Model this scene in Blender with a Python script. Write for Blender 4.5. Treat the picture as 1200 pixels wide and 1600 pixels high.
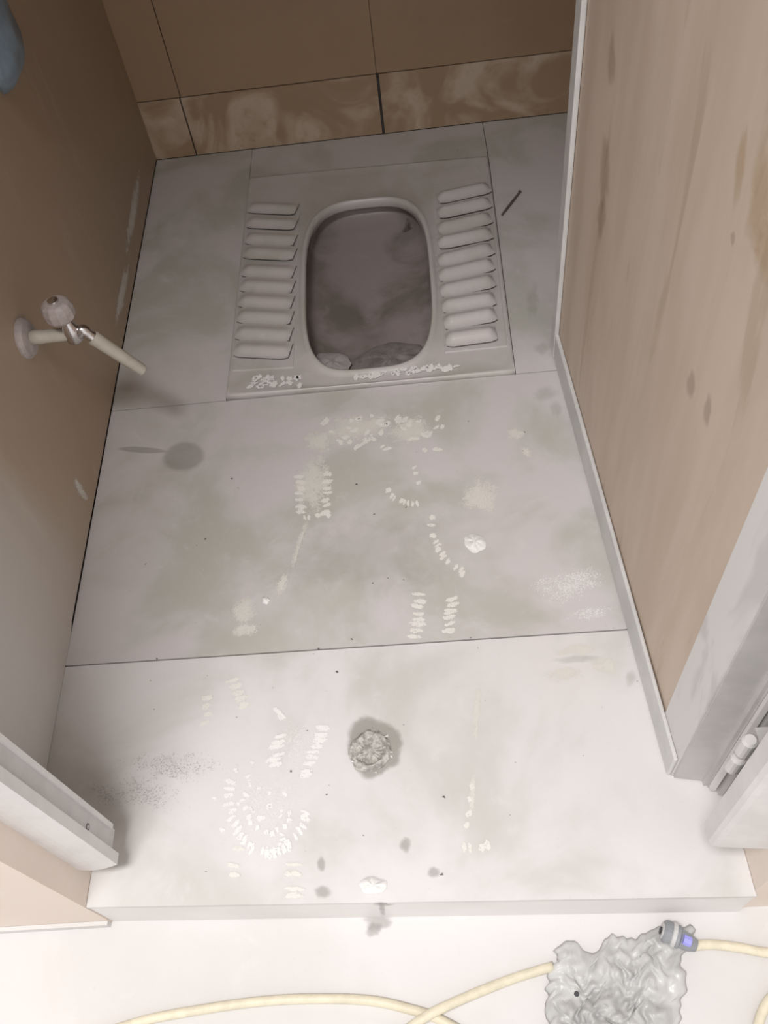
import bpy, bmesh, math, random
from mathutils import Vector, Matrix, noise
random.seed(7)
for o in list(bpy.data.objects): bpy.data.objects.remove(o)
SC = bpy.context.scene
COL = SC.collection

# ---------------------------------------------------------------- camera
FPX, H = 1323.23, 1.2
RX = Vector((0.99421964, -0.03414532, -0.10179098))      # image right
RY = Vector((-0.08770546, -0.80514189, -0.58656141))     # image down
RF = Vector((-0.06192786, 0.5920985, -0.80348261))       # view direction
CAM = Vector((0, 0, H))
cd = bpy.data.cameras.new('camera'); cam = bpy.data.objects.new('camera', cd); COL.objects.link(cam)
cd.sensor_fit = 'VERTICAL'; cd.sensor_height = 36; cd.lens = FPX * 36 / 1600; cd.clip_start = .02
m = Matrix.Identity(4)
for i, a in enumerate((RX, -RY, -RF)):
    for j in range(3): m[j][i] = a[j]
m.translation = CAM
cam.matrix_world = m
SC.camera = cam
# ---------------------------------------------------------------- world, lights, exposure
w = bpy.data.worlds.new('world'); SC.world = w; w.use_nodes = True
w.node_tree.nodes['Background'].inputs[0].default_value = (1, .965, .945, 1)
w.node_tree.nodes['Background'].inputs[1].default_value = .82
def area(name, loc, target, sx, sy, power, col):
    l = bpy.data.lights.new(name, 'AREA'); l.shape = 'RECTANGLE'; l.size = sx; l.size_y = sy
    l.energy = power; l.color = col
    o = bpy.data.objects.new(name, l); COL.objects.link(o); o.location = loc
    o.rotation_euler = (Vector(target) - Vector(loc)).to_track_quat('-Z', 'Y').to_euler()
    return o
area('hall_ceiling_lamp', (-.45, -.28, 2.58), (-.45, -.28, 0), .7, .46, 53, (1, .98, .972))
SC.view_settings.view_transform = 'Standard'
SC.view_settings.look = 'None'
SC.view_settings.exposure = 0.0
SC.view_settings.gamma = 1.0
SC.view_settings.use_curve_mapping = False

# ---------------------------------------------------------------- pixel -> place
def ray(x, y): return RX * ((x - 600) / FPX) + RY * ((y - 800) / FPX) + RF
def F(x, y, z=0.0):
    d = ray(x, y); return CAM + d * ((z - H) / d.z)
def PX(x, y, X):
    d = ray(x, y); return CAM + d * (X / d.x)
def PY(x, y, Y):
    d = ray(x, y); return CAM + d * (Y / d.y)

# ---------------------------------------------------------------- materials
def nt(name):
    mt = bpy.data.materials.new(name); mt.use_nodes = True
    t = mt.node_tree; return mt, t, t.nodes['Principled BSDF'], t.nodes['Material Output']
def N(t, k, **kw):
    n = t.nodes.new(k)
    for a, b in kw.items():
        if a.startswith('i_'): n.inputs[int(a[2:])].default_value = b
        else: setattr(n, a, b)
    return n
def pos(t, scale=(1, 1, 1)):
    g = N(t, 'ShaderNodeNewGeometry'); mp = N(t, 'ShaderNodeMapping'); mp.inputs['Scale'].default_value = scale
    t.links.new(g.outputs['Position'], mp.inputs['Vector']); return mp.outputs[0]
def noise_n(t, vec, scale, detail=6, rough=.6, dist=0):
    n = N(t, 'ShaderNodeTexNoise'); n.inputs['Scale'].default_value = scale; n.inputs['Detail'].default_value = detail
    n.inputs['Roughness'].default_value = rough; n.inputs['Distortion'].default_value = dist
    t.links.new(vec, n.inputs['Vector']); return n.outputs['Fac']
def ramp(t, fac, a, b):
    r = N(t, 'ShaderNodeMapRange'); r.interpolation_type = 'SMOOTHSTEP'
    r.inputs['From Min'].default_value = a; r.inputs['From Max'].default_value = b
    t.links.new(fac, r.inputs['Value']); return r.outputs[0]
def mix(t, fac, a, b):
    x = N(t, 'ShaderNodeMix', data_type='RGBA')
    if isinstance(fac, float): x.inputs['Factor'].default_value = fac
    else: t.links.new(fac, x.inputs['Factor'])
    for k, c in ((6, a), (7, b)):
        if isinstance(c, tuple): x.inputs[k].default_value = (*c, 1)
        else: t.links.new(c, x.inputs[k])
    return x.outputs[2]
def mul(t, a, b):
    x = N(t, 'ShaderNodeMath', operation='MULTIPLY')
    for k, c in ((0, a), (1, b)):
        if isinstance(c, (int, float)): x.inputs[k].default_value = c
        else: t.links.new(c, x.inputs[k])
    return x.outputs[0]
def bump(t, bsdf, fac, s, d=.002):
    b = N(t, 'ShaderNodeBump'); b.inputs['Strength'].default_value = s; b.inputs['Distance'].default_value = d
    t.links.new(fac, b.inputs['Height']); t.links.new(b.outputs[0], bsdf.inputs['Normal'])
def plain(name, col, rough=.6, metal=0, var=.0, scale=30, bs=0, coat=0):
    mt, t, b, o = nt(name)
    b.inputs['Roughness'].default_value = rough; b.inputs['Metallic'].default_value = metal
    p = pos(t); n = noise_n(t, p, scale)
    dark = tuple(c * (1 - var) for c in col)
    t.links.new(mix(t, ramp(t, n, .35, .65), dark, col), b.inputs['Base Color'])
    if bs: bump(t, b, n, bs)
    return mt
def tile_mat(name, dust, clean, blotch, scale=4.0, lo=.42, hi=.62, rough=.45, streak=(1, 1, 1)):
    mt, t, b, o = nt(name)
    p = pos(t, streak)
    n1 = noise_n(t, p, scale, 5, .55, .4); n2 = noise_n(t, p, scale * 4.3, 7, .65, .6); n3 = noise_n(t, p, 160, 3, .7)
    c = mix(t, ramp(t, n1, lo, hi), dust, clean)
    c = mix(t, mul(t, ramp(t, n2, .55, .78), .6), c, blotch)
    c = mix(t, mul(t, ramp(t, n3, .6, .8), .18), c, tuple(x * .6 for x in clean))
    t.links.new(c, b.inputs['Base Color'])
    b.inputs['Roughness'].default_value = rough
    bump(t, b, n2, .12)
    return mt
M = {}
M['tile'] = tile_mat('floor_tile_dusty', (.65, .615, .615), (.52, .512, .468), (.70, .68, .67), 4.2)
M['tile_front'] = tile_mat('floor_tile_dusty_door_light', (.76, .735, .73), (.62, .605, .575), (.79, .77, .76), 3.6)  # dusty tile, made paler so its colour carries the brighter light at the doorway
M['hall'] = tile_mat('hall_floor_dusty', (.68, .66, .65), (.63, .615, .60), (.72, .70, .69), 3.0)
M['grout'] = plain('grout', (.09, .085, .08), .9, var=.3)
M['pan'] = tile_mat('pan_ceramic', (.60, .565, .555), (.53, .51, .475), (.67, .65, .635), 7, rough=.25)
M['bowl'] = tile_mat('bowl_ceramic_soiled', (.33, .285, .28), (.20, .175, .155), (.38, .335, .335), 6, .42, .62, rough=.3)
M['back'] = tile_mat('brown_wall_tile', (.40, .275, .175), (.37, .25, .155), (.42, .29, .19), 2.0, rough=.4)
M['white'] = plain('white_pvc', (.72, .70, .69), .4, var=.08, scale=18)
M['trimw'] = plain('white_trim', (.68, .675, .665), .45, var=.12, scale=14)
M['frame'] = plain('grey_frame_profile', (.55, .53, .52), .35, var=.1, scale=20)
M['dark'] = plain('dark_recess', (.05, .045, .04), .9)
M['gap'] = plain('brown_joint', (.20, .155, .115), .9, var=.2)
M['chrome'] = plain('chrome', (.75, .72, .72), .22, 1.0, var=.15)
M['knob'] = plain('dusty_knob_plastic', (.48, .42, .41), .5, var=.2, scale=60)
M['hose'] = plain('cream_hose', (.54, .50, .43), .45, var=.1)
M['cable'] = plain('cream_cable', (.78, .72, .56), .5, var=.12, scale=60)
M['rust'] = plain('dull_steel', (.20, .18, .17), .6, .3, var=.3, scale=90)
M['mortar'] = plain('grey_mortar', (.58, .56, .52), .95, var=.5, scale=120, bs=.6)
M['mud'] = plain('grey_sludge', (.28, .25, .24), .7, var=.35, scale=50, bs=.4)
M['plaster'] = plain('white_plaster', (.88, .87, .85), .85, var=.12, scale=120, bs=.4)
M['bowlflake'] = plain('dull_plaster_flake', (.46, .42, .42), .8, var=.2, scale=60)
M['plaster2'] = plain('pale_plaster_print', (.80, .78, .73), .85, var=.2, scale=160, bs=.4)
M['bag'] = plain('grey_plastic_film', (.62, .62, .61), .35, var=.22, scale=14, bs=.2)
M['plugg'] = plain('grey_plug', (.30, .31, .33), .45, var=.15)
M['blue'] = plain('blue_plastic', (.36, .36, .85), .4)
M['black'] = plain('black_rubber', (.03, .03, .035), .6)
M['skyblue'] = plain('pale_blue_plastic_film', (.26, .34, .42), .35, var=.3, scale=16, bs=.2)
M['pink'] = tile_mat('beige_hall_tile', (.80, .70, .62), (.76, .66, .58), (.82, .76, .71), 3)
M['ceil'] = plain('white_ceiling', (.7, .68, .66), .9, var=.04)
M['wallplain'] = plain('beige_plaster_wall', (.50, .40, .31), .8, var=.1, scale=3)

def smeared_back():          # bottom tile course with whitish plaster swirls
    mt, t, b, o = nt('brown_tile_plaster_swirls')
    p = pos(t); n = noise_n(t, p, 5.0, 3, .5, 1.6); n2 = noise_n(t, p, 40, 4)
    f = mul(t, ramp(t, n, .44, .66), ramp(t, n2, .1, .55))
    c = mix(t, mul(t, f, .8), (.40, .28, .18), (.66, .55, .44))
    t.links.new(c, b.inputs['Base Color']); b.inputs['Roughness'].default_value = .55
    bump(t, b, f, .3); return mt
M['backlow'] = smeared_back()
def left_mat():
    mt, t, b, o = nt('brown_tile_dusted')
    p = pos(t); n = noise_n(t, p, 3, 5, .55, .5)
    g = N(t, 'ShaderNodeNewGeometry'); s = N(t, 'ShaderNodeSeparateXYZ'); t.links.new(g.outputs['Position'], s.inputs[0])
    a = N(t, 'ShaderNodeMath', operation='MULTIPLY_ADD'); a.inputs[1].default_value = .45; t.links.new(n, a.inputs[0]); t.links.new(s.outputs['Y'], a.inputs[2])
    f = ramp(t, a.outputs[0], 1.05, .62)          # white plaster dust thrown on near the door
    f.node.inputs['From Min'].default_value = .68; f.node.inputs['From Max'].default_value = 1.25
    f.node.inputs['To Min'].default_value = 1; f.node.inputs['To Max'].default_value = 0
    n2 = noise_n(t, pos(t, (1, 9, 2.2)), 2.2, 4, .6, .4)
    c = mix(t, mul(t, ramp(t, n2, .55, .75), .22), (.43, .325, .235), (.62, .52, .42))
    c = mix(t, mul(t, f, .85), c, (.66, .65, .64))
    t.links.new(c, b.inputs['Base Color']); b.inputs['Roughness'].default_value = .5
    return mt
M['left'] = left_mat()
def right_mat():
    mt, t, b, o = nt('beige_wall_streaked')
    n = noise_n(t, pos(t, (1, 5, .9)), 3.0, 4, .55, .3); n2 = noise_n(t, pos(t, (1, 7, 1.0)), 2.3, 5, .55, .6)
    c = mix(t, ramp(t, n, .35, .65), (.56, .45, .36), (.62, .51, .42))
    c = mix(t, mul(t, ramp(t, n2, .60, .68), .5), c, (.43, .33, .235))
    t.links.new(c, b.inputs['Base Color']); b.inputs['Roughness'].default_value = .55
    return mt
M['right'] = right_mat()
def jamb_mat():
    mt, t, b, o = nt('white_board_smeared')
    n = noise_n(t, pos(t, (1, 3, 1.0)), 4, 3, .5, .8)
    c = mix(t, ramp(t, n, .46, .56), (.72, .70, .69), (.61, .58, .575))
    t.links.new(c, b.inputs['Base Color']); b.inputs['Roughness'].default_value = .5
    return mt
M['jamb'] = jamb_mat()
def film(name, col, strength=1.0, scale=60, lo=.12, hi=.95, rough=.8, nz=1.1, grain=420):
    """thin film of dust or damp whose cover thins towards its rim ('fade' point attribute)"""
    mt, t, b, o = nt(name)
    b.inputs['Roughness'].default_value = rough
    n = noise_n(t, pos(t), scale, 5, .65, .5)
    at = N(t, 'ShaderNodeAttribute'); at.attribute_name = 'fade'
    a = N(t, 'ShaderNodeMath', operation='MULTIPLY_ADD'); a.inputs[1].default_value = nz; a.inputs[2].default_value = -.5 * nz
    t.links.new(n, a.inputs[0])
    s = N(t, 'ShaderNodeMath', operation='ADD'); t.links.new(a.outputs[0], s.inputs[0]); t.links.new(at.outputs['Fac'], s.inputs[1])
    al = mul(t, ramp(t, s.outputs[0], lo, hi), strength)
    if grain:
        # broken cover: opaque grains with bare tile between them
        fine = noise_n(t, pos(t), grain, 2, .6)
        th = N(t, 'ShaderNodeMath', operation='MULTIPLY_ADD'); th.inputs[1].default_value = -.6; th.inputs[2].default_value = .8
        t.links.new(al, th.inputs[0])
        gt = N(t, 'ShaderNodeMath', operation='GREATER_THAN'); t.links.new(fine, gt.inputs[0]); t.links.new(th.outputs[0], gt.inputs[1])
        al = gt.outputs[0]
    t.links.new(mix(t, n, tuple(c * .97 for c in col), col), b.inputs['Base Color'])
    t.links.new(al, b.inputs['Alpha'])
    return mt
M['film_white'] = film('white_plaster_film', (.82, .805, .79), .52, grain=600)
M['film_cream'] = film('cream_plaster_film', (.74, .72, .665), .72, grain=600)
M['film_damp'] = film('damp_film', (.38, .355, .335), .30, 20, .02, .45, .35, .12, 0)
M['film_halo'] = film('damp_halo_film', (.44, .425, .385), .75, 30, .03, .4, .5, .4, 0)
M['film_damp2'] = film('grey_cement_film', (.46, .44, .42), .42, 45, .05, .8, .8, .9, 0)
M['film_print'] = film('white_plaster_print', (.88, .87, .85), .75, 220, .1, .9, .85, 1.4)
M['film_print2'] = film('pale_plaster_print', (.82, .80, .755), .75, 220, .1, .9, .85, 1.4)
M['film_dark'] = film('dark_drip_film', (.10, .085, .08), .5, 60, .05, .5, .8, 1.1, 0)
M['film_ochre'] = film('ochre_wall_stain', (.58, .42, .26), .32, 14, .1, .8, .7, 1.2, 0)
M['film_brown'] = film('brown_wall_stain', (.40, .31, .235), .26, 18, .1, .8, .7, 1.2, 0)
M['film_olive'] = film('scuffed_tile_film', (.47, .46, .405), .2, 25, .12, .95, .8, 1.1, 0)
M['film_grit'] = film('grey_grit_film', (.52, .49, .475), .40, 60, .0, 1.0, .8, 1.2, 500)
M['riser'] = tile_mat('riser_dusted', (.84, .815, .805), (.76, .74, .72), (.86, .84, .83), 3)
# ---------------------------------------------------------------- builders
WL = {}
def tag(o, label=None, cat=None, group=None, kind=None):
    for k, v in (('label', label), ('category', cat), ('group', group), ('kind', kind)):
        if v: o[k] = v
    return o
def empty(name, loc, label=None, cat=None, group=None, kind=None):
    o = bpy.data.objects.new(name, None); o.empty_display_size = .05; COL.objects.link(o)
    o.location = loc; WL[o] = Vector(loc); return tag(o, label, cat, group, kind)
def mk(name, V, Fc, mat, parent=None, smooth=False, loc=None, fade=None, bevel=0):
    V = [Vector(v) for v in V]
    if loc is None:
        loc = WL[parent] if parent else Vector((sum(v.x for v in V) / len(V), sum(v.y for v in V) / len(V), min(v.z for v in V)))
    loc = Vector(loc)
    me = bpy.data.meshes.new(name); me.from_pydata([v - loc for v in V], [], Fc); me.materials.append(M[mat])
    bm = bmesh.new(); bm.from_mesh(me); 
    if fade is None: bmesh.ops.recalc_face_normals(bm, faces=bm.faces)
    bm.to_mesh(me); bm.free()
    if fade is not None:
        a = me.attributes.new('fade', 'FLOAT', 'POINT')
        for i, f in enumerate(fade): a.data[i].value = f
    if smooth:
        for p in me.polygons: p.use_smooth = True
    o = bpy.data.objects.new(name, me); COL.objects.link(o); WL[o] = loc
    if parent: o.parent = parent; o.location = loc - WL[parent]
    else: o.location = loc
    if bevel:
        b = o.modifiers.new('bevel', 'BEVEL'); b.width = bevel; b.segments = 2; b.limit_method = 'ANGLE'
    return o
def prism(poly, z0, z1):
    n = len(poly)
    V = [(x, y, z0) for x, y in poly] + [(x, y, z1) for x, y in poly]
    return V, [list(range(n))[::-1], list(range(n, 2 * n))] + [[i, (i + 1) % n, n + (i + 1) % n, n + i] for i in range(n)]
def box(a, b):
    return prism([(a[0], a[1]), (b[0], a[1]), (b[0], b[1]), (a[0], b[1])], a[2], b[2])
def tube(path, r, n=14, cap=True):
    path = [Vector(p) for p in path]; rs = r if isinstance(r, (list, tuple)) else [r] * len(path)
    V, Fc = [], []; up = None
    for i, p in enumerate(path):
        d = (path[min(i + 1, len(path) - 1)] - path[max(i - 1, 0)]).normalized()
        if up is None: up = d.orthogonal().normalized()
        up = (up - d * up.dot(d)).normalized(); s = d.cross(up)
        for k in range(n):
            a = 2 * math.pi * k / n; V.append(p + (up * math.cos(a) + s * math.sin(a)) * rs[i])
    for i in range(len(path) - 1):
        for k in range(n):
            Fc.append([i * n + k, i * n + (k + 1) % n, (i + 1) * n + (k + 1) % n, (i + 1) * n + k])
    if cap: Fc += [list(range(n))[::-1], list(range((len(path) - 1) * n, len(path) * n))]
    return V, Fc
def join(*ms):
    V, Fc = [], []
    for v, f in ms:
        k = len(V); V += list(v); Fc += [[i + k for i in q] for q in f]
    return V, Fc
def spline(pts, n=10):
    P = [Vector(p) for p in pts]; P = [P[0] * 2 - P[1]] + P + [P[-1] * 2 - P[-2]]; out = []
    for i in range(1, len(P) - 2):
        for k in range(n):
            t = k / n; a, b, c, d = P[i - 1:i + 3]
            out.append(.5 * ((2 * b) + (c - a) * t + (2 * a - 5 * b + 4 * c - d) * t * t + (3 * b - a - 3 * c + d) * t ** 3))
    out.append(P[-2]); return out

# ---------------------------------------------------------------- the setting
def xl(y): return -.615 - .0244 * (y - .35)        # left wall face
def xr(y): return .285 - .0353 * (y - .386)        # foot of the right baseboard
YB = 2.108
def sill(x): return .267 - .0395 * (x + .522)       # front edge of the raised floor
def ring_prism(o_, i_, z0, z1):
    n = len(o_); V = [(x, y, z) for z in (z0, z1) for q in (o_, i_) for x, y in q]; Fc = []
    for i in range(n):
        j = (i + 1) % n
        Fc += [[i, j, n + j, n + i], [2 * n + i, 2 * n + j, 3 * n + j, 3 * n + i], [i, j, 2 * n + j, 2 * n + i], [n + i, n + j, 3 * n + j, 3 * n + i]]
    return V, Fc
floor = mk('floor', *ring_prism([(-.66, .300), (.60, .268), (.60, YB), (-.66, YB)], [(-.385, 1.215), (.165, 1.21), (.19, 1.93), (-.385, 1.95)], -.098, -.009), 'grout')
tag(floor, kind='structure', label='dusty pale floor of the toilet cubicle raised one step', )
JC, JB = .637, 1.192       # tile joints (left, right readings averaged, slight skew kept)
def j3(x): return .630 - .0143 * (x + .62) + .0005
def j2(x): return 1.196 - .0075 * (x + .62)
g = .0012
tiles = {
 'front': [(-.5215, sill(-.5215) - .004), (.3615, sill(.3615) - .004), (.3615, .385), (xr(.385) + .012, .385), (xr(.62) + .012, j3(.29) - g), (xl(.63), j3(-.62) - g), (xl(.36) , .360), (-.5215, .360)],
 'mid': [(xl(.63), j3(-.62) + g), (xr(.62) + .012, j3(.29) + g), (xr(1.19) + .012, j2(.27) - g), (xl(1.19), j2(-.63) - g)],
 'left': [(xl(1.19), j2(-.63) + g), (-.4005, j2(-.4) + g), (-.4005, YB), (xl(YB), YB)],
 'back': [(-.3995, 1.9705), (.2035, 1.9455), (.206, YB), (-.3995, YB)],
 'right': [(.178, j2(.18) + g), (.262, j2(.26) + g), (.262, 1.262), (.59, 1.262), (.59, YB), (.2075, YB), (.2055, 1.94)],
}
for k, p in tiles.items():
    z = .0003 if k == 'mid' else 0
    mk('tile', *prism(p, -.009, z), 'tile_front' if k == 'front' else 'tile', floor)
mk('riser', *prism([(-.5215, sill(-.5215) - .003), (.3615, sill(.3615) - .003), (.3615, sill(.3615) + .004), (-.5215, sill(-.5215) + .004)], -.0995, -.0092), 'riser', floor)
hall = mk('floor_hall', *box((-1.6, -1.4, -.16), (1.6, .30, -.1)), 'hall')
tag(hall, kind='structure', label='white dusty floor of the hall below the step')

wb = mk('wall_back', *box((-.80, YB + .010, -.1), (.75, YB + .10, 2.5)), 'grout'); tag(wb, kind='structure')
for x0, x1 in ((-.80, -.5515), (-.5475, -.0545), (-.0475, .4455), (.4495, .62)):
    mk('tile', *box((x0, YB, .002), (x1, YB + .0105, .1555)), 'backlow', wb)
for z0, z1 in ((.1585, 1.2), (1.203, 2.5)):
    for x0, x1 in ((-.80, -.5475), (-.5452, -.0535), (-.0522, .4455), (.4475, .62)):
        mk('tile', *box((x0, YB, z0), (x1, YB + .0105, z1)), 'back', wb)
wl = mk('wall_left', *prism([(xl(YB) - .012, YB + .011), (xl(.36) - .012, .36), (-.80, .36), (-.80, YB + .011)], -.1, 2.5), 'gap'); tag(wl, kind='structure')
ol = [(YB, .005), (.71, .006), (.69, .0005), (.36, .0005), (.36, 2.5), (YB, 2.5)]
V = [(xl(y), y, z) for y, z in ol] + [(xl(y) - .0115, y, z) for y, z in ol]; n = len(ol)
mk('tile_panel', V, [list(range(n)), list(range(2 * n - 1, n - 1, -1))] + [[i, (i + 1) % n, n + (i + 1) % n, n + i] for i in range(n)], 'left', wl)
wr = mk('wall_right', *prism([(xr(.455) + .008, .455), (xr(1.25) + .008, 1.25), (.62, 1.25), (.62, .455)], -.1, 2.5), 'right'); tag(wr, kind='structure')
wr2 = mk('wall_right_recess', *box((.60, 1.2505, -.1), (.75, YB + .010, 2.5)), 'back'); tag(wr2, kind='structure')
wj = mk('wall_right_end', *prism([(xr(.386) + .006, .387), (xr(.455) + .006, .4545), (.50, .4545), (.50, .387)], -.1, 2.5), 'jamb'); tag(wj, kind='structure')
bb = mk('baseboard_right', *prism([(xr(.386), .388), (xr(1.245), 1.245), (xr(1.245) + .0078, 1.245), (xr(.388) + .0058, .388)], .0015, .062), 'trimw', bevel=.002); tag(bb, kind='structure')
tr = mk('trim_1', *prism([(xr(1.228) - .001, 1.221), (xr(1.25) - .001, 1.256), (xr(1.25) + .03, 1.256), (xr(1.25) + .03, 1.2505), (xr(1.25) + .0075, 1.2505), (xr(1.228) + .0075, 1.221)], .0015, 2.49), 'trimw', bevel=.002); tag(tr, kind='structure')
cl = mk('ceiling', *box((-.80, .26, 2.5), (.75, YB + .1, 2.56)), 'ceil'); tag(cl, kind='structure')
# front wall of the cubicle on the hall side: left stub, right stub, lintel
wf = mk('wall_front_left', *prism([(-1.6, .262), (-.522, .262), (-.522, .358), (-1.6, .358)], -.1, 2.56), 'pink'); tag(wf, kind='structure')
wf2 = mk('wall_front_right', *prism([(.362, .234), (1.6, .225), (1.6, .386), (.362, .386)], -.1, 2.56), 'pink'); tag(wf2, kind='structure')
wf3 = mk('lintel', *prism([(-.522, .262), (.362, .234), (.362, .386), (-.522, .358)], 2.02, 2.56), 'pink'); tag(wf3, kind='structure')
sk = mk('baseboard_hall', *prism([(-1.6, .256), (-.523, .256), (-.523, .2618), (-1.6, .2618)], -.0995, -.085), 'hall'); tag(sk, kind='structure')

# door frame, cut off a hand's width above the tiles
fr = empty('door_1', (-.50, .31, .05), kind='structure')
fr['label'] = 'white door frame lining both sides of the opening, cut short above the floor'
def arch_profile(x0, x1, y0, y1, z0, z1):
    n = 8; pts = [(x0, y1), (x0, y0 + .012)]
    for i in range(n + 1):
        t = i / n; pts.append((x0 + (x1 - x0) * t, y0 + .012 * (1 - math.sin(math.pi * (.18 + .64 * t))) ))
    pts += [(x1, y1)]
    return prism(pts, z0, z1)
mk('architrave', *arch_profile(-.533, -.467, .298, .318, .048, 2.02), 'white', fr)
mk('jamb', *box((-.5215, .318, .060), (-.4725, .346, 2.02)), 'frame', fr)
mk('seal_strip', *box((-.4727, .3425, .075), (-.4695, .349, 2.02)), 'white', fr)
V, Fc = tube([PX(137, 1292, -.4724) + Vector((x, 0, 0)) for x in (-.001, .0006)], .0045, 16)
h = mk('screw_hole', V, Fc, 'rust', fr); 
V, Fc = tube([PX(137, 1292, -.4718) + Vector((x, 0, 0)) for x in (-.001, .0004)], .0028, 16); mk('screw_cap', V, Fc, 'frame', h)
# right side: stepped profile, hinge, architrave
mk('jamb', *prism([(.2935, .3865), (.2935, .3835), (.330, .377), (.330, .370), (.3345, .370), (.3345, .3865)], .004, 2.02), 'frame', fr)
mk('seal_strip', *prism([(.3350, .3665), (.3350, .361), (.3410, .359), (.3410, .3665)], .012, 2.02), 'white', fr)
mk('stop_profile', *prism([(.3345, .3865), (.3345, .367), (.3455, .367), (.3455, .356), (.3515, .354), (.3515, .3865)], .006, 2.02), 'frame', fr)
mk('rebate', *prism([(.3518, .386), (.3565, .335), (.3565, .302), (.3615, .302), (.3615, .386)], .004, 2.02), 'dark', fr)
mk('architrave', *prism([(.2905, .272), (.293, .266), (.300, .264), (.3612, .258), (.3612, .300), (.302, .300), (.2905, .292)], .108, 2.02), 'white', fr)
mk('seal_strip', *box((.3065, .3002, .112), (.3135, .306, 2.02)), 'frame', fr)
for px_, py_ in ((1166, 1166), (1149, 1192)):
    c_ = PY(px_, py_, .326)
    mk('hinge_knuckle', *tube([c_ + Vector((0, 0, z)) for z in (-.020, -.016, .016, .020)], [.006, .0085, .0085, .006], 16), 'white', fr)
c_ = PY(1160, 1178, .326)
mk('hinge_leaf', *box((c_.x + .006, .318, c_.z - .045), (.3563, .338, c_.z + .045)), 'frame', fr)

# ---------------------------------------------------------------- squat toilet
PC = Vector((-.107, 1.5225, 0))
pan = empty('squat_toilet', (-.107, 1.58, 0), 'grey-white ceramic squat toilet with ribbed footrests sunk in the floor', 'toilet')
NA = 120
def opening(a, s=1.0, grow=0.0):
    ca, sa = math.cos(a), math.sin(a); n = 3.3 if sa > 0 else 3.7
    x = math.copysign(abs(ca) ** (2 / n), ca); y = math.copysign(abs(sa) ** (2 / n), sa)
    wx = .1425 - (.010 * (1 - y) / 2)
    return Vector((PC.x + x * (wx * s + grow), PC.y + y * (.2845 * s + grow), 0))
QF = [(-.399, 1.2), (.1765, 1.192), (.2035, 1.9425), (-.399, 1.967)]
def outer(a):
    d = opening(a) - PC; best = None
    for i in range(4):
        p, q = Vector((*QF[i], 0)), Vector((*QF[(i + 1) % 4], 0)); e = q - p
        den = d.x * e.y - d.y * e.x
        if abs(den) < 1e-9: continue
        w_ = p - PC; t = (w_.x * e.y - w_.y * e.x) / den; s = (w_.x * d.y - w_.y * d.x) / den
        if t > 0 and -1e-6 <= s <= 1 + 1e-6: best = t if best is None else min(best, t)
    return PC + d * best
angs = [2 * math.pi * i / NA for i in range(NA)]
# snap samples to the four corners so that the outline stays square
for c in QF:
    bi = min(range(NA), key=lambda i: (outer(angs[i]) - Vector((*c, 0))).length)
    lo, hi = angs[bi] - .05, angs[bi] + .05
    angs[bi] = min((lo + (hi - lo) * k / 400 for k in range(401)), key=lambda a: (outer(a) - Vector((*c, 0))).length)
def rings(spec):
    V, Fc = [], []
    for f in spec: V += [f(a) for a in angs]
    for r in range(len(spec) - 1):
        for i in range(NA):
            Fc.append([r * NA + i, r * NA + (i + 1) % NA, (r + 1) * NA + (i + 1) % NA, (r + 1) * NA + i])
    return V, Fc
def lerp_ring(t, z): return lambda a: opening(a).lerp(outer(a), t) + Vector((0, 0, z))
def in_ring(g, z, s=1.0): return lambda a: opening(a, s, g) + Vector((0, 0, z))
spec = [in_ring(.003, -.012), in_ring(0, -.002), in_ring(.001, .010), in_ring(.004, .0115), in_ring(.008, .0115), in_ring(.012, .009), in_ring(.016, .0065)]
spec += [lerp_ring(t, z) for t, z in ((.45, .006), (.8, .006), (.93, .0065), (.96, .008), (.99, .008))] + [lerp_ring(1, .005), lerp_ring(1, -.009)]
# keep the fixed-width rings inside the plate where it is narrow
def clampr(f, a):
    v = f(a); o = outer(a); p = opening(a)
    if (v - p).to_2d().length > .6 * (o - p).to_2d().length: v = p.lerp(o, .42) + Vector((0, 0, v.z))
    return v
spec = [(lambda a, f=f, k=k: clampr(f, a) if 2 < k < 7 else f(a)) for k, f in enumerate(spec)]
mk('rim_plate', *rings(spec), 'pan', pan, smooth=True)
def bowl_ring(s, z, back=0.0, dy=0.0):
    def f(a):
        v = opening(a, s); t = max(0, math.sin(a)); v.y += back * t + dy; v.z = z
        return v
    return f
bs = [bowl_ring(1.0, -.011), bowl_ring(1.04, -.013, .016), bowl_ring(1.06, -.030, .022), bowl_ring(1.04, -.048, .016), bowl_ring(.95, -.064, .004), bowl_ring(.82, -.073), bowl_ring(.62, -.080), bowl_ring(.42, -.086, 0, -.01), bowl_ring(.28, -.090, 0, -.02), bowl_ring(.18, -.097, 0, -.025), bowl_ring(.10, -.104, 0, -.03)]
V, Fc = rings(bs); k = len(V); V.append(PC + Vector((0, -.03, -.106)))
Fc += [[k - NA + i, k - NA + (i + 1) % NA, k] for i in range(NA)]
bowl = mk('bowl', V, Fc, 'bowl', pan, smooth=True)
def ridge(p, q, w_, h_, z):
    p, q = Vector(p), Vector(q); d = (q - p).normalized(); s = Vector((-d.y, d.x, 0)); L = (q - p).length
    V, Fc = [], []; nu, nv = 16, 11
    for i in range(nu + 1):
        u = i / nu; e = math.sin(math.pi / 2 * min(1, min(u, 1 - u) / .14))
        for j in range(nv):
            v = -1 + 2 * j / (nv - 1)
            V.append(p + d * (L * u) + s * (w_ * v * (.8 + .2 * e)) + Vector((0, 0, z + h_ * e * (math.cos(math.pi * v) * .5 + .5) ** 1.3)))
    for i in range(nu):
        for j in range(nv - 1):
            k = i * nv + j; Fc.append([k, k + 1, k + nv + 1, k + nv])
    return V, Fc
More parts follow.
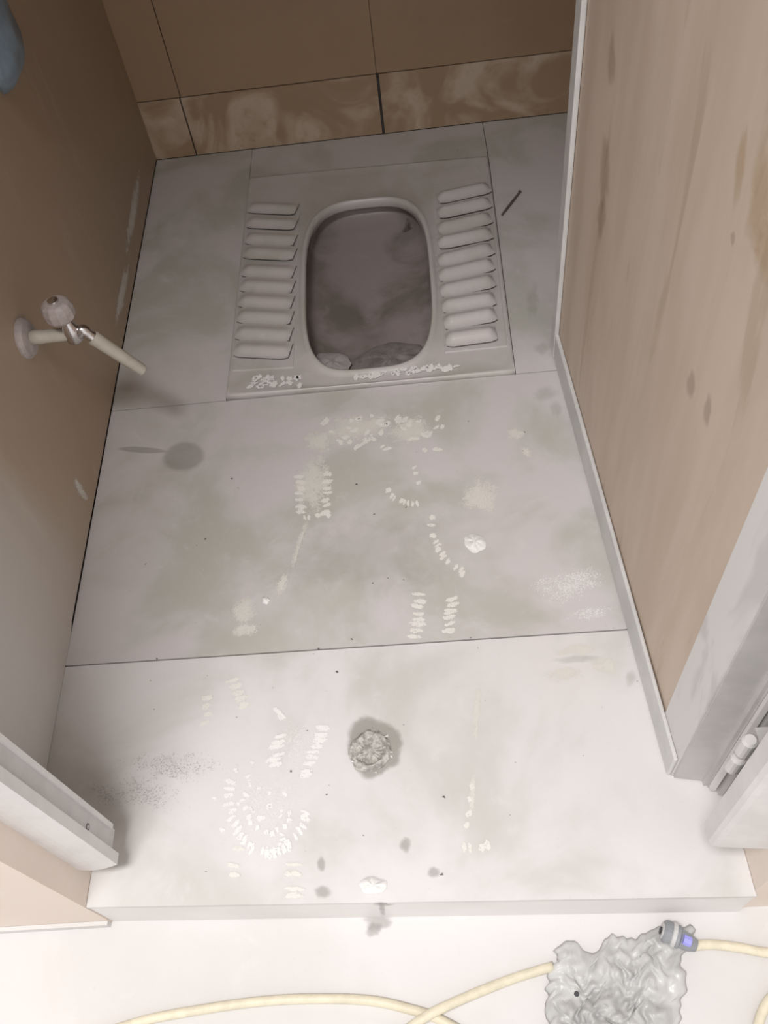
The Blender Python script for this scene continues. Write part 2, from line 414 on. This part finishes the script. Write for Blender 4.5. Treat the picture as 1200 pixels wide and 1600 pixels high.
fr_ = mk('footrest', *prism([(.044, 1.262), (.170, 1.262), (.194, 1.86), (.058, 1.84)], .002, .0085), 'pan', pan, bevel=.002)
fl_ = mk('footrest', *prism([(-.392, 1.270), (-.264, 1.262), (-.264, 1.83), (-.392, 1.86)], .002, .0085), 'pan', pan, bevel=.002)
yl = [312, 335, 360, 382, 410, 433, 457, 481, 507, 533]; yr = [293, 316, 340, 364, 388, 412, 438, 466, 490, 520]
for i in range(10):
    p = F(684, yl[i] + 2, .008); q = F(764 + 1.2 * i, yr[i] + 3, .008)
    p.x = max(p.x, .048)
    mk('tread_ridge', *ridge(p, q, .0265, .012, .0082), 'pan', fr_, smooth=True)
    p = F(388 - 2.5 * i, yl[i] + 15, .008); q = F(466 - .6 * i, yl[i] + 18, .008); q.x = min(q.x, -.270); p.x = max(p.x, -.387)
    mk('tread_ridge', *ridge(p, q, .0265, .0065, .0082), 'pan', fl_, smooth=True)

# ---------------------------------------------------------------- blobs, films, prints
def blob_outline(cx, cy, rx, ry, rot, amp, seed, n=56):
    out = []
    for i in range(n):
        a = 2 * math.pi * i / n
        k = 1 + amp * (noise.noise(Vector((math.cos(a) * 1.2, math.sin(a) * 1.2, seed * 7.3))) * 1.2 + .22 * noise.noise(Vector((math.cos(a) * 4.5, math.sin(a) * 4.5, seed * 3.1))))
        x, y = rx * k * math.cos(a), ry * k * math.sin(a)
        out.append((cx + x * math.cos(rot) - y * math.sin(rot), cy + x * math.sin(rot) + y * math.cos(rot)))
    return out
SEED = [0]
def film_obj(name, label, cat, blobs, mat, to=None, z=.0006, group=None, amp=.3, parent=None):
    """flat film built of one or more overlapping blobs given in photo pixels"""
    to = to or (lambda x, y, z: F(x, y, z)); V, Fc, fd = [], [], []
    for bi, (cx, cy, rx, ry, rot) in enumerate(blobs):
        SEED[0] += 1; ol = blob_outline(cx, cy, rx, ry, math.radians(rot), amp, SEED[0]); n = len(ol); k0 = len(V)
        V.append(to(cx, cy, z + bi * .00006)); fd.append(1.0)
        R_ = (.3, .55, .75, .9, 1.0)
        for r in R_:
            for x, y in ol: V.append(to(cx + (x - cx) * r, cy + (y - cy) * r, z + bi * .00006)); fd.append(1 - r ** 1.5)
        for i in range(n): Fc.append([k0, k0 + 1 + (i + 1) % n, k0 + 1 + i])
        for q in range(len(R_) - 1):
            for i in range(n):
                a = k0 + 1 + q * n; Fc.append([a + i, a + (i + 1) % n, a + n + (i + 1) % n, a + n + i])
    o = mk(name, V, Fc, mat, parent, fade=fd)
    return o if parent else tag(o, label, cat, group)
def lump(V, Fc, pts, z0, h_, to=F):
    n = len(pts); k = len(V); cx = sum(p[0] for p in pts) / n; cy = sum(p[1] for p in pts) / n
    for (s, z) in ((1, z0), (.82, z0 + h_ * .8), (.45, z0 + h_)):
        for x, y in pts: V.append(to(cx + (x - cx) * s, cy + (y - cy) * s, z))
    for q in range(2):
        for i in range(n): Fc.append([k + q * n + i, k + q * n + (i + 1) % n, k + (q + 1) * n + (i + 1) % n, k + (q + 1) * n + i])
    Fc.append([k + 2 * n + i for i in range(n)])
def bars(name, label, items, mat='plaster2', h_=.0002, z0=.0007, cat='footprint', group=None, keep=1.0):
    """raised tread marks: (x, y, length, width, angle) in photo pixels"""
    stuff = cat != 'footprint'; V, Fc = [], []
    x0 = sum(i[0] for i in items) / len(items); y0 = sum(i[1] for i in items) / len(items)
    root = None if stuff else empty(name, F(x0, y0, 0), label, cat, group)
    for (x, y, l, wd, a) in items:
        if random.random() > keep: continue
        if not stuff: V, Fc = [], []
        a = math.radians(a + random.uniform(-6, 6))
        hl = l * .5 * random.uniform(.7, 1); x += random.uniform(-3, 3); y += random.uniform(-2, 2); hw = wd * .85 * random.uniform(.6, 1.25); pts = []
        for i in range(14):
            t = 2 * math.pi * i / 14; ux = hl * math.copysign(abs(math.cos(t)) ** .7, math.cos(t)) * random.uniform(.8, 1.12); uy = hw * math.sin(t) * random.uniform(.6, 1.3)
            pts.append((x + ux * math.cos(a) - uy * math.sin(a), y + ux * math.sin(a) + uy * math.cos(a)))
        lump(V, Fc, pts, z0, h_)
        if not stuff: mk('tread_mark', V, Fc, 'film_print' if mat == 'plaster' else 'film_print2', root, fade=[.15] * 14 + [.65] * 14 + [1.0] * 14)
    return root or tag(mk(name, V, Fc, 'film_print' if mat == 'plaster' else 'film_print2', fade=([.15] * 14 + [.65] * 14 + [1.0] * 14) * (len(V) // 42)), label, cat, group, 'stuff')
def arc(cx, cy, rx, ry, a0, a1, n, l, wd, off=0):
    o = []
    for i in range(n):
        a = math.radians(a0 + (a1 - a0) * i / (n - 1)); o.append((cx + rx * math.cos(a), cy + ry * math.sin(a), l, wd, math.degrees(math.atan2(ry * math.sin(a), rx * math.cos(a))) + off))
    return o
def col(x0, y0, x1, y1, n, l, wd, a): return [(x0 + (x1 - x0) * i / (n - 1), y0 + (y1 - y0) * i / (n - 1), l, wd, a) for i in range(n)]

film_obj('dust_smear', 'long pale plaster smear in front of the squat toilet', 'stain', [(560, 668, 90, 34, -6), (640, 672, 52, 30, -20), (500, 690, 45, 26, 10)], 'film_cream')
film_obj('dust_smear', 'narrow pale drag mark slanting between boot prints left of centre', 'stain', [(468, 850, 70, 9, 108), (440, 915, 34, 12, 112)], 'film_cream', amp=.2)
film_obj('dust_smear', 'cream triangular trowel smear above the front tile joint', 'stain', [(382, 955, 32, 30, 40), (385, 985, 30, 18, 0)], 'film_cream')
film_obj('dust_smear', 'round pale plaster patch on the middle tile right of centre', 'stain', [(750, 775, 48, 40, -15)], 'film_cream')
film_obj('dust_smear', 'pale streaky scuff on the middle tile near the right baseboard', 'stain', [(805, 678, 26, 14, 10), (822, 706, 16, 9, 40)], 'film_cream')
film_obj('dust_smear', 'broad white dusting on the right end of the middle tile', 'stain', [(890, 915, 80, 42, -8), (920, 960, 55, 18, -6)], 'film_white')
film_obj('dust_smear', 'curved pale smear under the tile joint by the right baseboard', 'stain', [(905, 1015, 60, 14, -6), (945, 1040, 40, 18, 20), (880, 1055, 50, 18, -5)], 'film_cream')
film_obj('dust_smear', 'thin vertical pale streak on the front tile right of the drain', 'stain', [(745, 1110, 9, 70, 4), (738, 1240, 8, 60, 2)], 'film_cream', amp=.2)
film_obj('scuff_mark', 'olive scuff at the right corner of the middle tile below the toilet', 'stain', [(850, 615, 30, 14, -12), (868, 640, 12, 20, 0)], 'film_olive')
film_obj('scuff_mark', 'tall olive scuff on the slab right of the squat toilet', 'stain', [(832, 470, 14, 34, 0)], 'film_olive')
film_obj('scuff_mark', 'small olive scuff on the right slab beside the trim corner', 'stain', [(845, 545, 16, 12, 0)], 'film_olive')
film_obj('scuff_mark', 'greenish worn area across the centre of the middle tile', 'stain', [(560, 870, 190, 80, -8)], 'film_olive', amp=.4)
film_obj('scuff_mark', 'greenish crescent scuff on the front tile below its rear joint', 'stain', [(900, 1030, 46, 8, -6), (985, 1060, 12, 16, 0)], 'film_olive', z=.0007)
film_obj('grit_patch', 'dark grit smudge on the front tile beside the left door frame', 'stain', [(215, 1240, 95, 34, 8), (160, 1240, 50, 24, 20), (270, 1200, 120, 45, 0)], 'film_grit', amp=.5)
film_obj('damp_patch', 'round damp spot with a trickle under the wall tap', 'stain', [(287, 713, 37, 26, -12), (222, 703, 42, 5.5, 3)], 'film_damp', amp=.06, z=.0007)

film_obj('dust_smear', 'hazy white dust under the large rounded boot sole print', 'stain', [(420, 1265, 78, 95, 0), (470, 1165, 50, 60, 0)], 'film_white', z=.0005)
film_obj('dust_smear', 'hazy pale dust around the small heel boot print', 'stain', [(488, 755, 45, 75, 0)], 'film_cream', z=.0007)
bars('boot_print', 'small heel boot print at the end of the pale drag mark', col(470, 745, 468, 800, 7, 22, 5, 8) + col(512, 742, 510, 800, 7, 22, 5, -10) + col(476, 808, 512, 806, 5, 12, 5, 80), keep=.85)
bars('boot_print', 'curved boot print edge on the middle tile left of the plaster lump', arc(770, 815, 95, 92, 185, 118, 15, 17, 5), keep=.85)
bars('boot_print', 'boot print touching the tile joint right of centre, two tread columns', col(655, 930, 648, 995, 8, 32, 5, 3) + col(708, 935, 698, 995, 7, 32, 5, -14), keep=.9)
bars('boot_print', 'short boot print with slanted treads left of the drain, nearest the joint', col(326, 1090, 322, 1128, 4, 24, 6, -20) + col(365, 1062, 378, 1100, 5, 32, 6, -16), keep=.95)
bars('boot_print', 'bright boot print of two tread columns directly left of the drain', col(437, 1112, 440, 1120, 2, 24, 9, 30) + col(438, 1150, 428, 1196, 6, 34, 6, -8) + col(502, 1138, 478, 1212, 9, 32, 6, -4), 'plaster')
bars('boot_print', 'large rounded boot sole print near the step, left of centre', arc(420, 1235, 62, 98, 188, 20, 26, 26, 6) + arc(420, 1240, 40, 62, 170, 30, 12, 14, 6) + [(random.gauss(415, 34), random.gauss(1255, 38), random.uniform(7, 18), random.uniform(3, 6), random.uniform(-60, 60)) for i in range(26)], 'plaster', keep=.92)
bars('boot_print', 'faint boot print of upright strokes near the step, right of centre', [(x, 1322 + random.uniform(-5, 5), 22, 6, 84) for x in (712, 724, 736, 752, 762)] + col(735, 1230, 730, 1290, 4, 14, 6, 80), keep=.9)
bars('boot_print', 'faint striped boot print touching the edge of the step', col(458, 1352, 458, 1400, 5, 40, 6, 0) + col(370, 1328, 366, 1365, 4, 26, 5, 4), keep=.9)
bars('boot_print', 'broken boot print scuffs at the toilet side of the middle tile', [(random.uniform(500, 690), random.uniform(650, 702), random.uniform(9, 22), random.uniform(3, 6), random.uniform(-60, 30)) for i in range(46)], cat='scuffs')
bars('boot_print', 'faint ribbed boot print between drag mark and round plaster patch', arc(640, 745, 36, 42, 150, 70, 8, 14, 4) + col(645, 730, 656, 752, 3, 14, 4, -30))
bars('plaster_smear', 'white crusty plaster smear along the left front of the toilet rim', [(random.uniform(392, 470), random.uniform(588, 606), random.uniform(9, 20), random.uniform(3, 7), random.uniform(-25, 5)) for i in range(34)], 'plaster', .0006, .0086, 'plaster')
bars('plaster_smear', 'white crusty plaster smear under the front of the toilet opening', [(560 + 3.4 * i + random.uniform(-6, 6), 586 - .35 * i + random.uniform(-3, 5), random.uniform(8, 18), random.uniform(3, 7), random.uniform(-25, 10)) for i in range(44)], 'plaster', .0006, .0088, 'plaster')
# plaster lumps
def heap(name, label, cat, cx, cy, rx, ry, h_, mat, seed, z0=.001, amp=.3, rot=0, to=F):
    ol = blob_outline(cx, cy, rx, ry, math.radians(rot), amp, seed, 40); V, Fc = [to(cx, cy, z0 + h_)], []
    R_ = (.25, .5, .72, .9, 1)
    for r in R_:
        for i, (x, y) in enumerate(ol):
            q = to(cx + (x - cx) * r, cy + (y - cy) * r, z0); q.z += h_ * (1 - r ** 2.2) * (1 + .8 * noise.noise(Vector((x * .09, y * .09, seed)))) ; V.append(q)
    n = 40
    for i in range(n): Fc.append([0, 1 + i, 1 + (i + 1) % n])
    for k in range(4):
        for i in range(n): Fc.append([1 + k * n + i, 1 + (k + 1) * n + i, 1 + (k + 1) * n + (i + 1) % n, 1 + k * n + (i + 1) % n])
    return tag(mk(name, V, Fc, mat, smooth=True), label, cat)
heap('plaster_lump', 'white wet-looking plaster lump on the middle tile right of centre', 'plaster', 742, 848, 19, 14, .006, 'plaster', 3, amp=.28, rot=30)
heap('plaster_lump', 'small white plaster lump at the foot of the pale drag mark', 'plaster', 416, 938, 7, 6, .005, 'plaster', 5)
heap('plaster_lump', 'crumbly pale plaster lump on the edge of the step', 'plaster', 583, 1384, 24, 14, .005, 'plaster', 9, amp=.25)

# floor drain hole roughly packed with mortar
dr = empty('floor_drain', F(583, 1172), 'roughly mortared round drain hole in the front tile', 'drain')
film_obj('damp_halo', None, None, [(585, 1169, 50, 52, 0)], 'film_halo', amp=.22, parent=dr)
V, Fc = [], []
n = 44; c = F(578, 1174)
def polar(r, a, z): return Vector((c.x + r * math.cos(a), c.y + r * 1.05 * math.sin(a), z))
for r, z in ((.030, .001), (.026, .005), (.022, .006), (.018, .0025), (.012, .0012), (.006, .0025)):
    for i in range(n):
        a = 2 * math.pi * i / n; k = noise.noise(Vector((math.cos(a) * 3, math.sin(a) * 3, r * 90)))
        V.append(polar(r * (1 + .16 * k), a, z + .004 * abs(noise.noise(Vector((math.cos(a) * 9, math.sin(a) * 9, r * 300))))))
V.append(polar(0, 0, .003))
for q in range(5):
    for i in range(n): Fc.append([q * n + i, q * n + (i + 1) % n, (q + 1) * n + (i + 1) % n, (q + 1) * n + i])
for i in range(n): Fc.append([5 * n + i, 5 * n + (i + 1) % n, 6 * n])
mk('mortar_collar', V, Fc, 'mortar', dr)
V, Fc = [], []
for i in range(34):
    a = random.uniform(0, 6.28); r = random.uniform(.018, .034); p = polar(r, a, .004); s = random.uniform(.0018, .004)
    pts = [Vector((random.gauss(0, 1), random.gauss(0, 1), random.gauss(0, 1))).normalized() * s for _ in range(4)]
    k = len(V); V += [p + q for q in pts]; Fc += [[k, k + 1, k + 2], [k, k + 1, k + 3], [k, k + 2, k + 3], [k + 1, k + 2, k + 3]]
o = mk('mortar_crumbs', V, Fc, 'plaster', dr); o['kind'] = 'stuff'

for i, (x, y, rx, ry, lab) in enumerate(((505, 1393, 17, 12, 'grey cement spot at the step edge left of the crumbly lump'), (633, 1320, 12, 14, 'squarish grey cement spot below the drain to its right'), (677, 1363, 13, 11, 'faint grey cement spot near the step, rightmost of the small spots'), (502, 1350, 8, 15, 'slim grey cement streak near the step left of centre'))):
    film_obj('cement_spot', lab, 'stain', [(x, y, rx, ry, 0)], 'film_damp2', group='cement spots near the step', amp=.18)
film_obj('cement_spot', 'grey cement splash dripped over the step onto the hall floor', 'stain', [(592, 1440, 28, 16, 0), (584, 1452, 16, 14, 0)], 'film_damp2', to=lambda x, y, z: F(x, y, -.1 + z), amp=.4)
def riser_pt(x, y, z):
    d = ray(x, y); t = ((sill(-.115) - .0035)) / d.y; return CAM + d * t - Vector((0, z, 0))
film_obj('cement_drip', 'grey cement drip running down the step below the crumbly lump', 'stain', [(597, 1420, 6, 14, -8), (600, 1412, 22, 4, 0)], 'film_damp2', to=riser_pt, amp=.2, z=.0006)

# dark grit scattered on the tiles
V, Fc = [], []
spots = [(228, 882), (308, 852), (321, 843), (362, 748), (600, 728), (585, 804), (635, 793), (557, 757), (732, 658), (820, 675), (818, 704), (996, 1065), (245, 1030), (550, 999), (735, 997), (497, 1014), (526, 1050), (454, 1205), (514, 1228), (510, 1241), (693, 1246), (568, 1305), (630, 906), (582, 911), (690, 1366), (715, 235), (705, 262)]
spots += [(random.uniform(150, 980), random.uniform(640, 1390)) for _ in range(40)]
for i, (x, y) in enumerate(spots):
    s = random.uniform(.0014, .0026) if i < 27 else random.uniform(.0006, .0012); p = F(x, y, .0022)
    k = len(V); V += [p + Vector((random.gauss(0, 1), random.gauss(0, 1), abs(random.gauss(0, .5)))).normalized() * s * random.uniform(.7, 1.2) for _ in range(5)]
    Fc += [[k, k + 1, k + 2], [k, k + 2, k + 3], [k, k + 3, k + 4], [k + 1, k + 3, k + 4], [k + 1, k + 2, k + 4]]
tag(mk('floor_grit', V, Fc, 'rust'), 'dark specks of grit scattered over the tiles', 'grit', kind='stuff')

# ---------------------------------------------------------------- things in the bowl and by it
def inbowl(z): return lambda x, y, zz: F(x, y, z + zz)
heap('sludge', 'dark grey sludge with ragged edge at the front of the toilet bowl', 'sludge', 612, 562, 66, 24, .010, 'mud', 12, z0=-.074, amp=.35, rot=-8, to=F)
heap('plaster_lump', 'pale plaster flake at the left front of the toilet bowl', 'plaster', 520, 566, 28, 14, .006, 'bowlflake', 14, z0=-.062, amp=.3, rot=12)
film_obj('dirt_spot', 'dark drop-shaped stain at the right rear of the toilet bowl', 'stain', [(637, 362, 10, 14, 0), (637, 348, 4, 10, 0)], 'film_dark', to=lambda x, y, z: PY(x, y, 1.77), amp=.1)
V, Fc = tube([F(784, 336, .004), F(798, 318, .004), F(812, 300, .004)], [.0022, .003, .0022], 10)
st = empty('steel_nail', F(784, 336, 0), 'dark steel nail lying on the slab right of the squat toilet', 'nail')
mk('shank', V, Fc, 'rust', st)
d = (F(812, 300, .004) - F(784, 336, .004)).normalized(); e = F(812, 300, .004)
mk('head', *tube([e, e + d * .0015], .0042, 12), 'rust', st)

# ---------------------------------------------------------------- tap on the left wall
T = Vector((xl(1.045), 1.045, .333))
tap = empty('wall_tap', T, 'dusty chrome wall tap with round knob and cream hose spout', 'tap')
X = Vector((1, 0, 0))
mk('wall_flange', *tube([T - X * .004, T + X * .004, T + X * .010, T + X * .013], [.033, .033, .028, .014], 28), 'knob', tap)
mk('inlet_pipe', *tube([T + X * .008, T + X * .03, T + X * .031, T + X * .075], [.0115, .0115, .0105, .0105], 18), 'hose', tap, smooth=True)
B = T + X * .080
mk('valve_body', *tube([B + Vector((0, 0, z)) for z in (-.016, -.012, .010, .018, .022, .030)], [.009, .013, .0135, .011, .009, .0085], 20), 'chrome', tap, smooth=True)
kz = [.028, .031, .036, .050, .060, .064, .066]; kr = [.010, .019, .0235, .0245, .022, .017, .004]
kn = mk('knob', *tube([B + Vector((-.004, 0, z)) for z in kz], kr, 12), 'knob', tap, bevel=.0015)
mk('knob_cap', *tube([B + Vector((-.004, 0, z)) for z in (.064, .0685, .070)], [.009, .0085, .004], 18), 'chrome', kn)
S0 = B + Vector((.006, 0, -.002)); E0 = PY(225, 580, 1.05)
mid = PY(140, 524, 1.048)
mk('spout', *tube(spline([S0, S0 + Vector((.012, .001, .006)), mid + Vector((0, 0, .002)), mid.lerp(E0, .12)], 6), .0095, 16), 'chrome', tap, smooth=True)
mk('hose_end', *tube([mid.lerp(E0, .04), mid.lerp(E0, .06), mid.lerp(E0, .2), mid.lerp(E0, .97), E0], [.009, .012, .0115, .0098, .008], 18), 'hose', tap, smooth=True)

# ---------------------------------------------------------------- stains on the walls
def on_right(x, y, z):
    d = ray(x, y); a = .285 + .0353 * .386 + .008; return CAM + d * (a / (d.x + .0353 * d.y)) - Vector((.0004 + z * .05, 0, 0))
def on_left(x, y, z):
    d = ray(x, y); a = -.615 + .0244 * .35; return CAM + d * (a / (d.x + .0244 * d.y)) + Vector((.0004 + z * .05, 0, 0))
for lab, bl, mt in (('slim brown streak high on the beige wall beside the corner trim', [(956, 95, 9, 55, 3)], 'film_brown'),
        ('long brown streak on the beige wall halfway down the corner trim', [(946, 265, 11, 75, 4), (940, 340, 9, 40, 4)], 'film_brown'),
        ('faint brown smudge low on the beige wall above the baseboard', [(1080, 600, 9, 26, 0), (1106, 640, 8, 34, 6)], 'film_brown'),
        ('small brown tick on the beige wall near its outer edge', [(1146, 372, 5, 16, 0)], 'film_brown'),
        ('large ochre patch on the beige wall at the photo edge', [(1190, 300, 26, 110, 4), (1200, 390, 22, 70, 0)], 'film_ochre'),
        ('narrow ochre streak left of the large ochre patch', [(1158, 255, 10, 85, 8)], 'film_ochre')):
    film_obj('wall_stain', lab, 'stain', bl, mt, to=on_right)
film_obj('wall_stain', 'pale dust streaks on the brown wall near the rear corner', 'stain', [(208, 330, 9, 110, 8), (190, 460, 10, 70, 10)], 'film_cream', to=on_left)
film_obj('wall_stain', 'pale slanting smear on the brown wall below the tap', 'stain', [(125, 765, 8, 34, -25)], 'film_cream', to=on_left)

# ---------------------------------------------------------------- blue film bag hanging on the left wall
hk = PX(0, 0, xl(1.5)) + Vector((0, .02, .20))
bag = empty('plastic_bag', hk, 'pale blue plastic bag hanging high on the left wall', 'bag')
def sack(c, w_, h_, d_, seed, nx=22, nz=26):
    V, Fc = [], []
    for j in range(nz + 1):
        t = j / nz; prof = (.22 + .78 * min(1, t * 1.9) ** .8) * (1 - .55 * max(0, (t - .8) / .2) ** 2)
        for i in range(nx):
            a = 2 * math.pi * i / nx; k = 1 + .16 * noise.noise(Vector((math.cos(a) * 2.3, math.sin(a) * 2.3, t * 4 + seed)))
            V.append(c + Vector((abs(d_) * (.5 + .5 * math.cos(a)) * prof * k, w_ * .5 * math.sin(a) * prof * k, -h_ * t)))
    for j in range(nz):
        for i in range(nx): Fc.append([j * nx + i, j * nx + (i + 1) % nx, (j + 1) * nx + (i + 1) % nx, (j + 1) * nx + i])
    Fc += [list(range(nx)), list(range(nz * nx, nz * nx + nx))]
    return V, Fc
low = PX(6, 132, xl(1.4) + .02)
mk('bag_body', *sack(Vector((xl(1.4) + .002, low.y + .035, low.z + .245)), .14, .262, .05, 4), 'skyblue', bag, smooth=True)
mk('hook', *tube(spline([Vector((xl(1.4) - .002, low.y + .03, low.z + .29)), Vector((xl(1.4) + .02, low.y + .03, low.z + .285)), Vector((xl(1.4) + .022, low.y + .03, low.z + .25))], 6), .003, 10), 'chrome', bag)

# ---------------------------------------------------------------- cables and clutter on the hall floor
def hp(x, y, z=0.0): return F(x, y, -.1 + z)
CR = .0062
def cable(pts, label):
    o = mk('cable', *tube(spline([hp(x, y, CR + .0005 + dz) for x, y, dz in pts], 10), CR, 12), 'cable', smooth=True)
    return tag(o, label, 'cable', 'cream cables on the hall floor')
cable([(864, 1510, .001), (800, 1530, 0), (720, 1562, .008), (660, 1592, .013), (600, 1640, .006), (560, 1700, 0), (500, 1880, 0), (520, 2150, 0)], 'cream cable running from the grey plastic bundle down to the left')
cable([(-600, 2150, 0), (-150, 1800, 0), (80, 1650, 0), (200, 1602, 0), (300, 1580, 0), (430, 1563, 0), (560, 1562, 0), (640, 1577, 0), (700, 1600, 0), (770, 1650, 0), (830, 1740, 0), (900, 1980, 0), (880, 2250, 0)], 'cream cable bowed along the bottom edge, passing under the other cable')
cable([(1085, 1478, .006), (1110, 1476, .002), (1150, 1480, 0), (1200, 1489, 0), (1280, 1496, 0), (1400, 1520, 0), (1600, 1600, 0)], 'cream cable leaving the grey connector towards the right')
cable([(1640, 1720, 0), (1420, 1590, 0), (1290, 1540, 0), (1222, 1548, 0), (1192, 1580, 0), (1184, 1630, 0), (1200, 1740, 0), (1260, 1950, 0)], 'cream cable looping down at the lower right corner')
cn = empty('cable_connector', hp(1058, 1462), 'grey cable connector with a blue latch beside the plastic bundle', 'connector')
def orient(a, b): 
    d = (b - a).normalized(); return d
a, b = hp(1035, 1455, .017), hp(1088, 1478, .012)
d = (b - a).normalized()
mk('connector_body', *tube([a, a + d * .003, a.lerp(b, .45), a.lerp(b, .5), a.lerp(b, .8), b], [.014, .0165, .0165, .013, .011, .0075], 20), 'plugg', cn)
mk('socket_face', *tube([a - d * .002, a + d * .001], .0115, 20), 'bag', cn)
mk('socket_slot', *tube([a - d * .0035 + Vector((0, 0, .001)), a - d * .0015 + Vector((0, 0, .001))], .005, 10), 'black', cn)
p = a.lerp(b, .55) + Vector((0, -.002, .014))
mk('latch', *tube([p, p + d * .010], [.0065, .0065], 8), 'blue', cn)
mk('locking_ring', *tube([a.lerp(b, .22), a.lerp(b, .24), a.lerp(b, .34), a.lerp(b, .36)], [.0168, .0185, .0185, .0168], 20), 'bag', cn)
# crumpled film bundle
def crumple():
    V, Fc = [], []; nx, ny = 80, 60
    for j in range(ny + 1):
        for i in range(nx + 1):
            u, v = i / nx, j / ny
            x = 838 + u * 215 + 26 * (1 - v) ; y = 1486 + v * 190 - 42 * u * (1 - v)
            e = min(u, 1 - u, v, 1 - v) * 4; e = min(1, e)
            x += 20 * noise.noise(Vector((v * 6, u * 2, 3))) + 8 * noise.noise(Vector((v * 17, u * 3, 5))); y += 20 * noise.noise(Vector((u * 6, v * 2, 9))) + 7 * noise.noise(Vector((u * 19, v * 3, 2)))
            q = Vector((u * 5, v * 5, 1.7))
            hgt = .003 + e ** .7 * (.012 + .034 * abs(noise.noise(q)) + .022 * abs(noise.noise(q * 2.3)) + .005 * abs(noise.noise(q * 5)))
            if e <= 0: hgt = .001
            V.append(hp(x, y, hgt))
    for j in range(ny):
        for i in range(nx):
            k = j * (nx + 1) + i; Fc.append([k, k + 1, k + nx + 2, k + nx + 1])
    return V, Fc
bd = empty('plastic_sheet', hp(950, 1560), 'crumpled grey plastic sheet on the hall floor at lower right', 'plastic sheet')
sh = mk('sheet', *crumple(), 'bag', bd, smooth=True)
md = sh.modifiers.new('thickness', 'SOLIDIFY'); md.thickness = .0006
mk('bolt_head', *tube([hp(901, 1553, .05), hp(901, 1553, .058)], .0035, 8), 'black', bd)
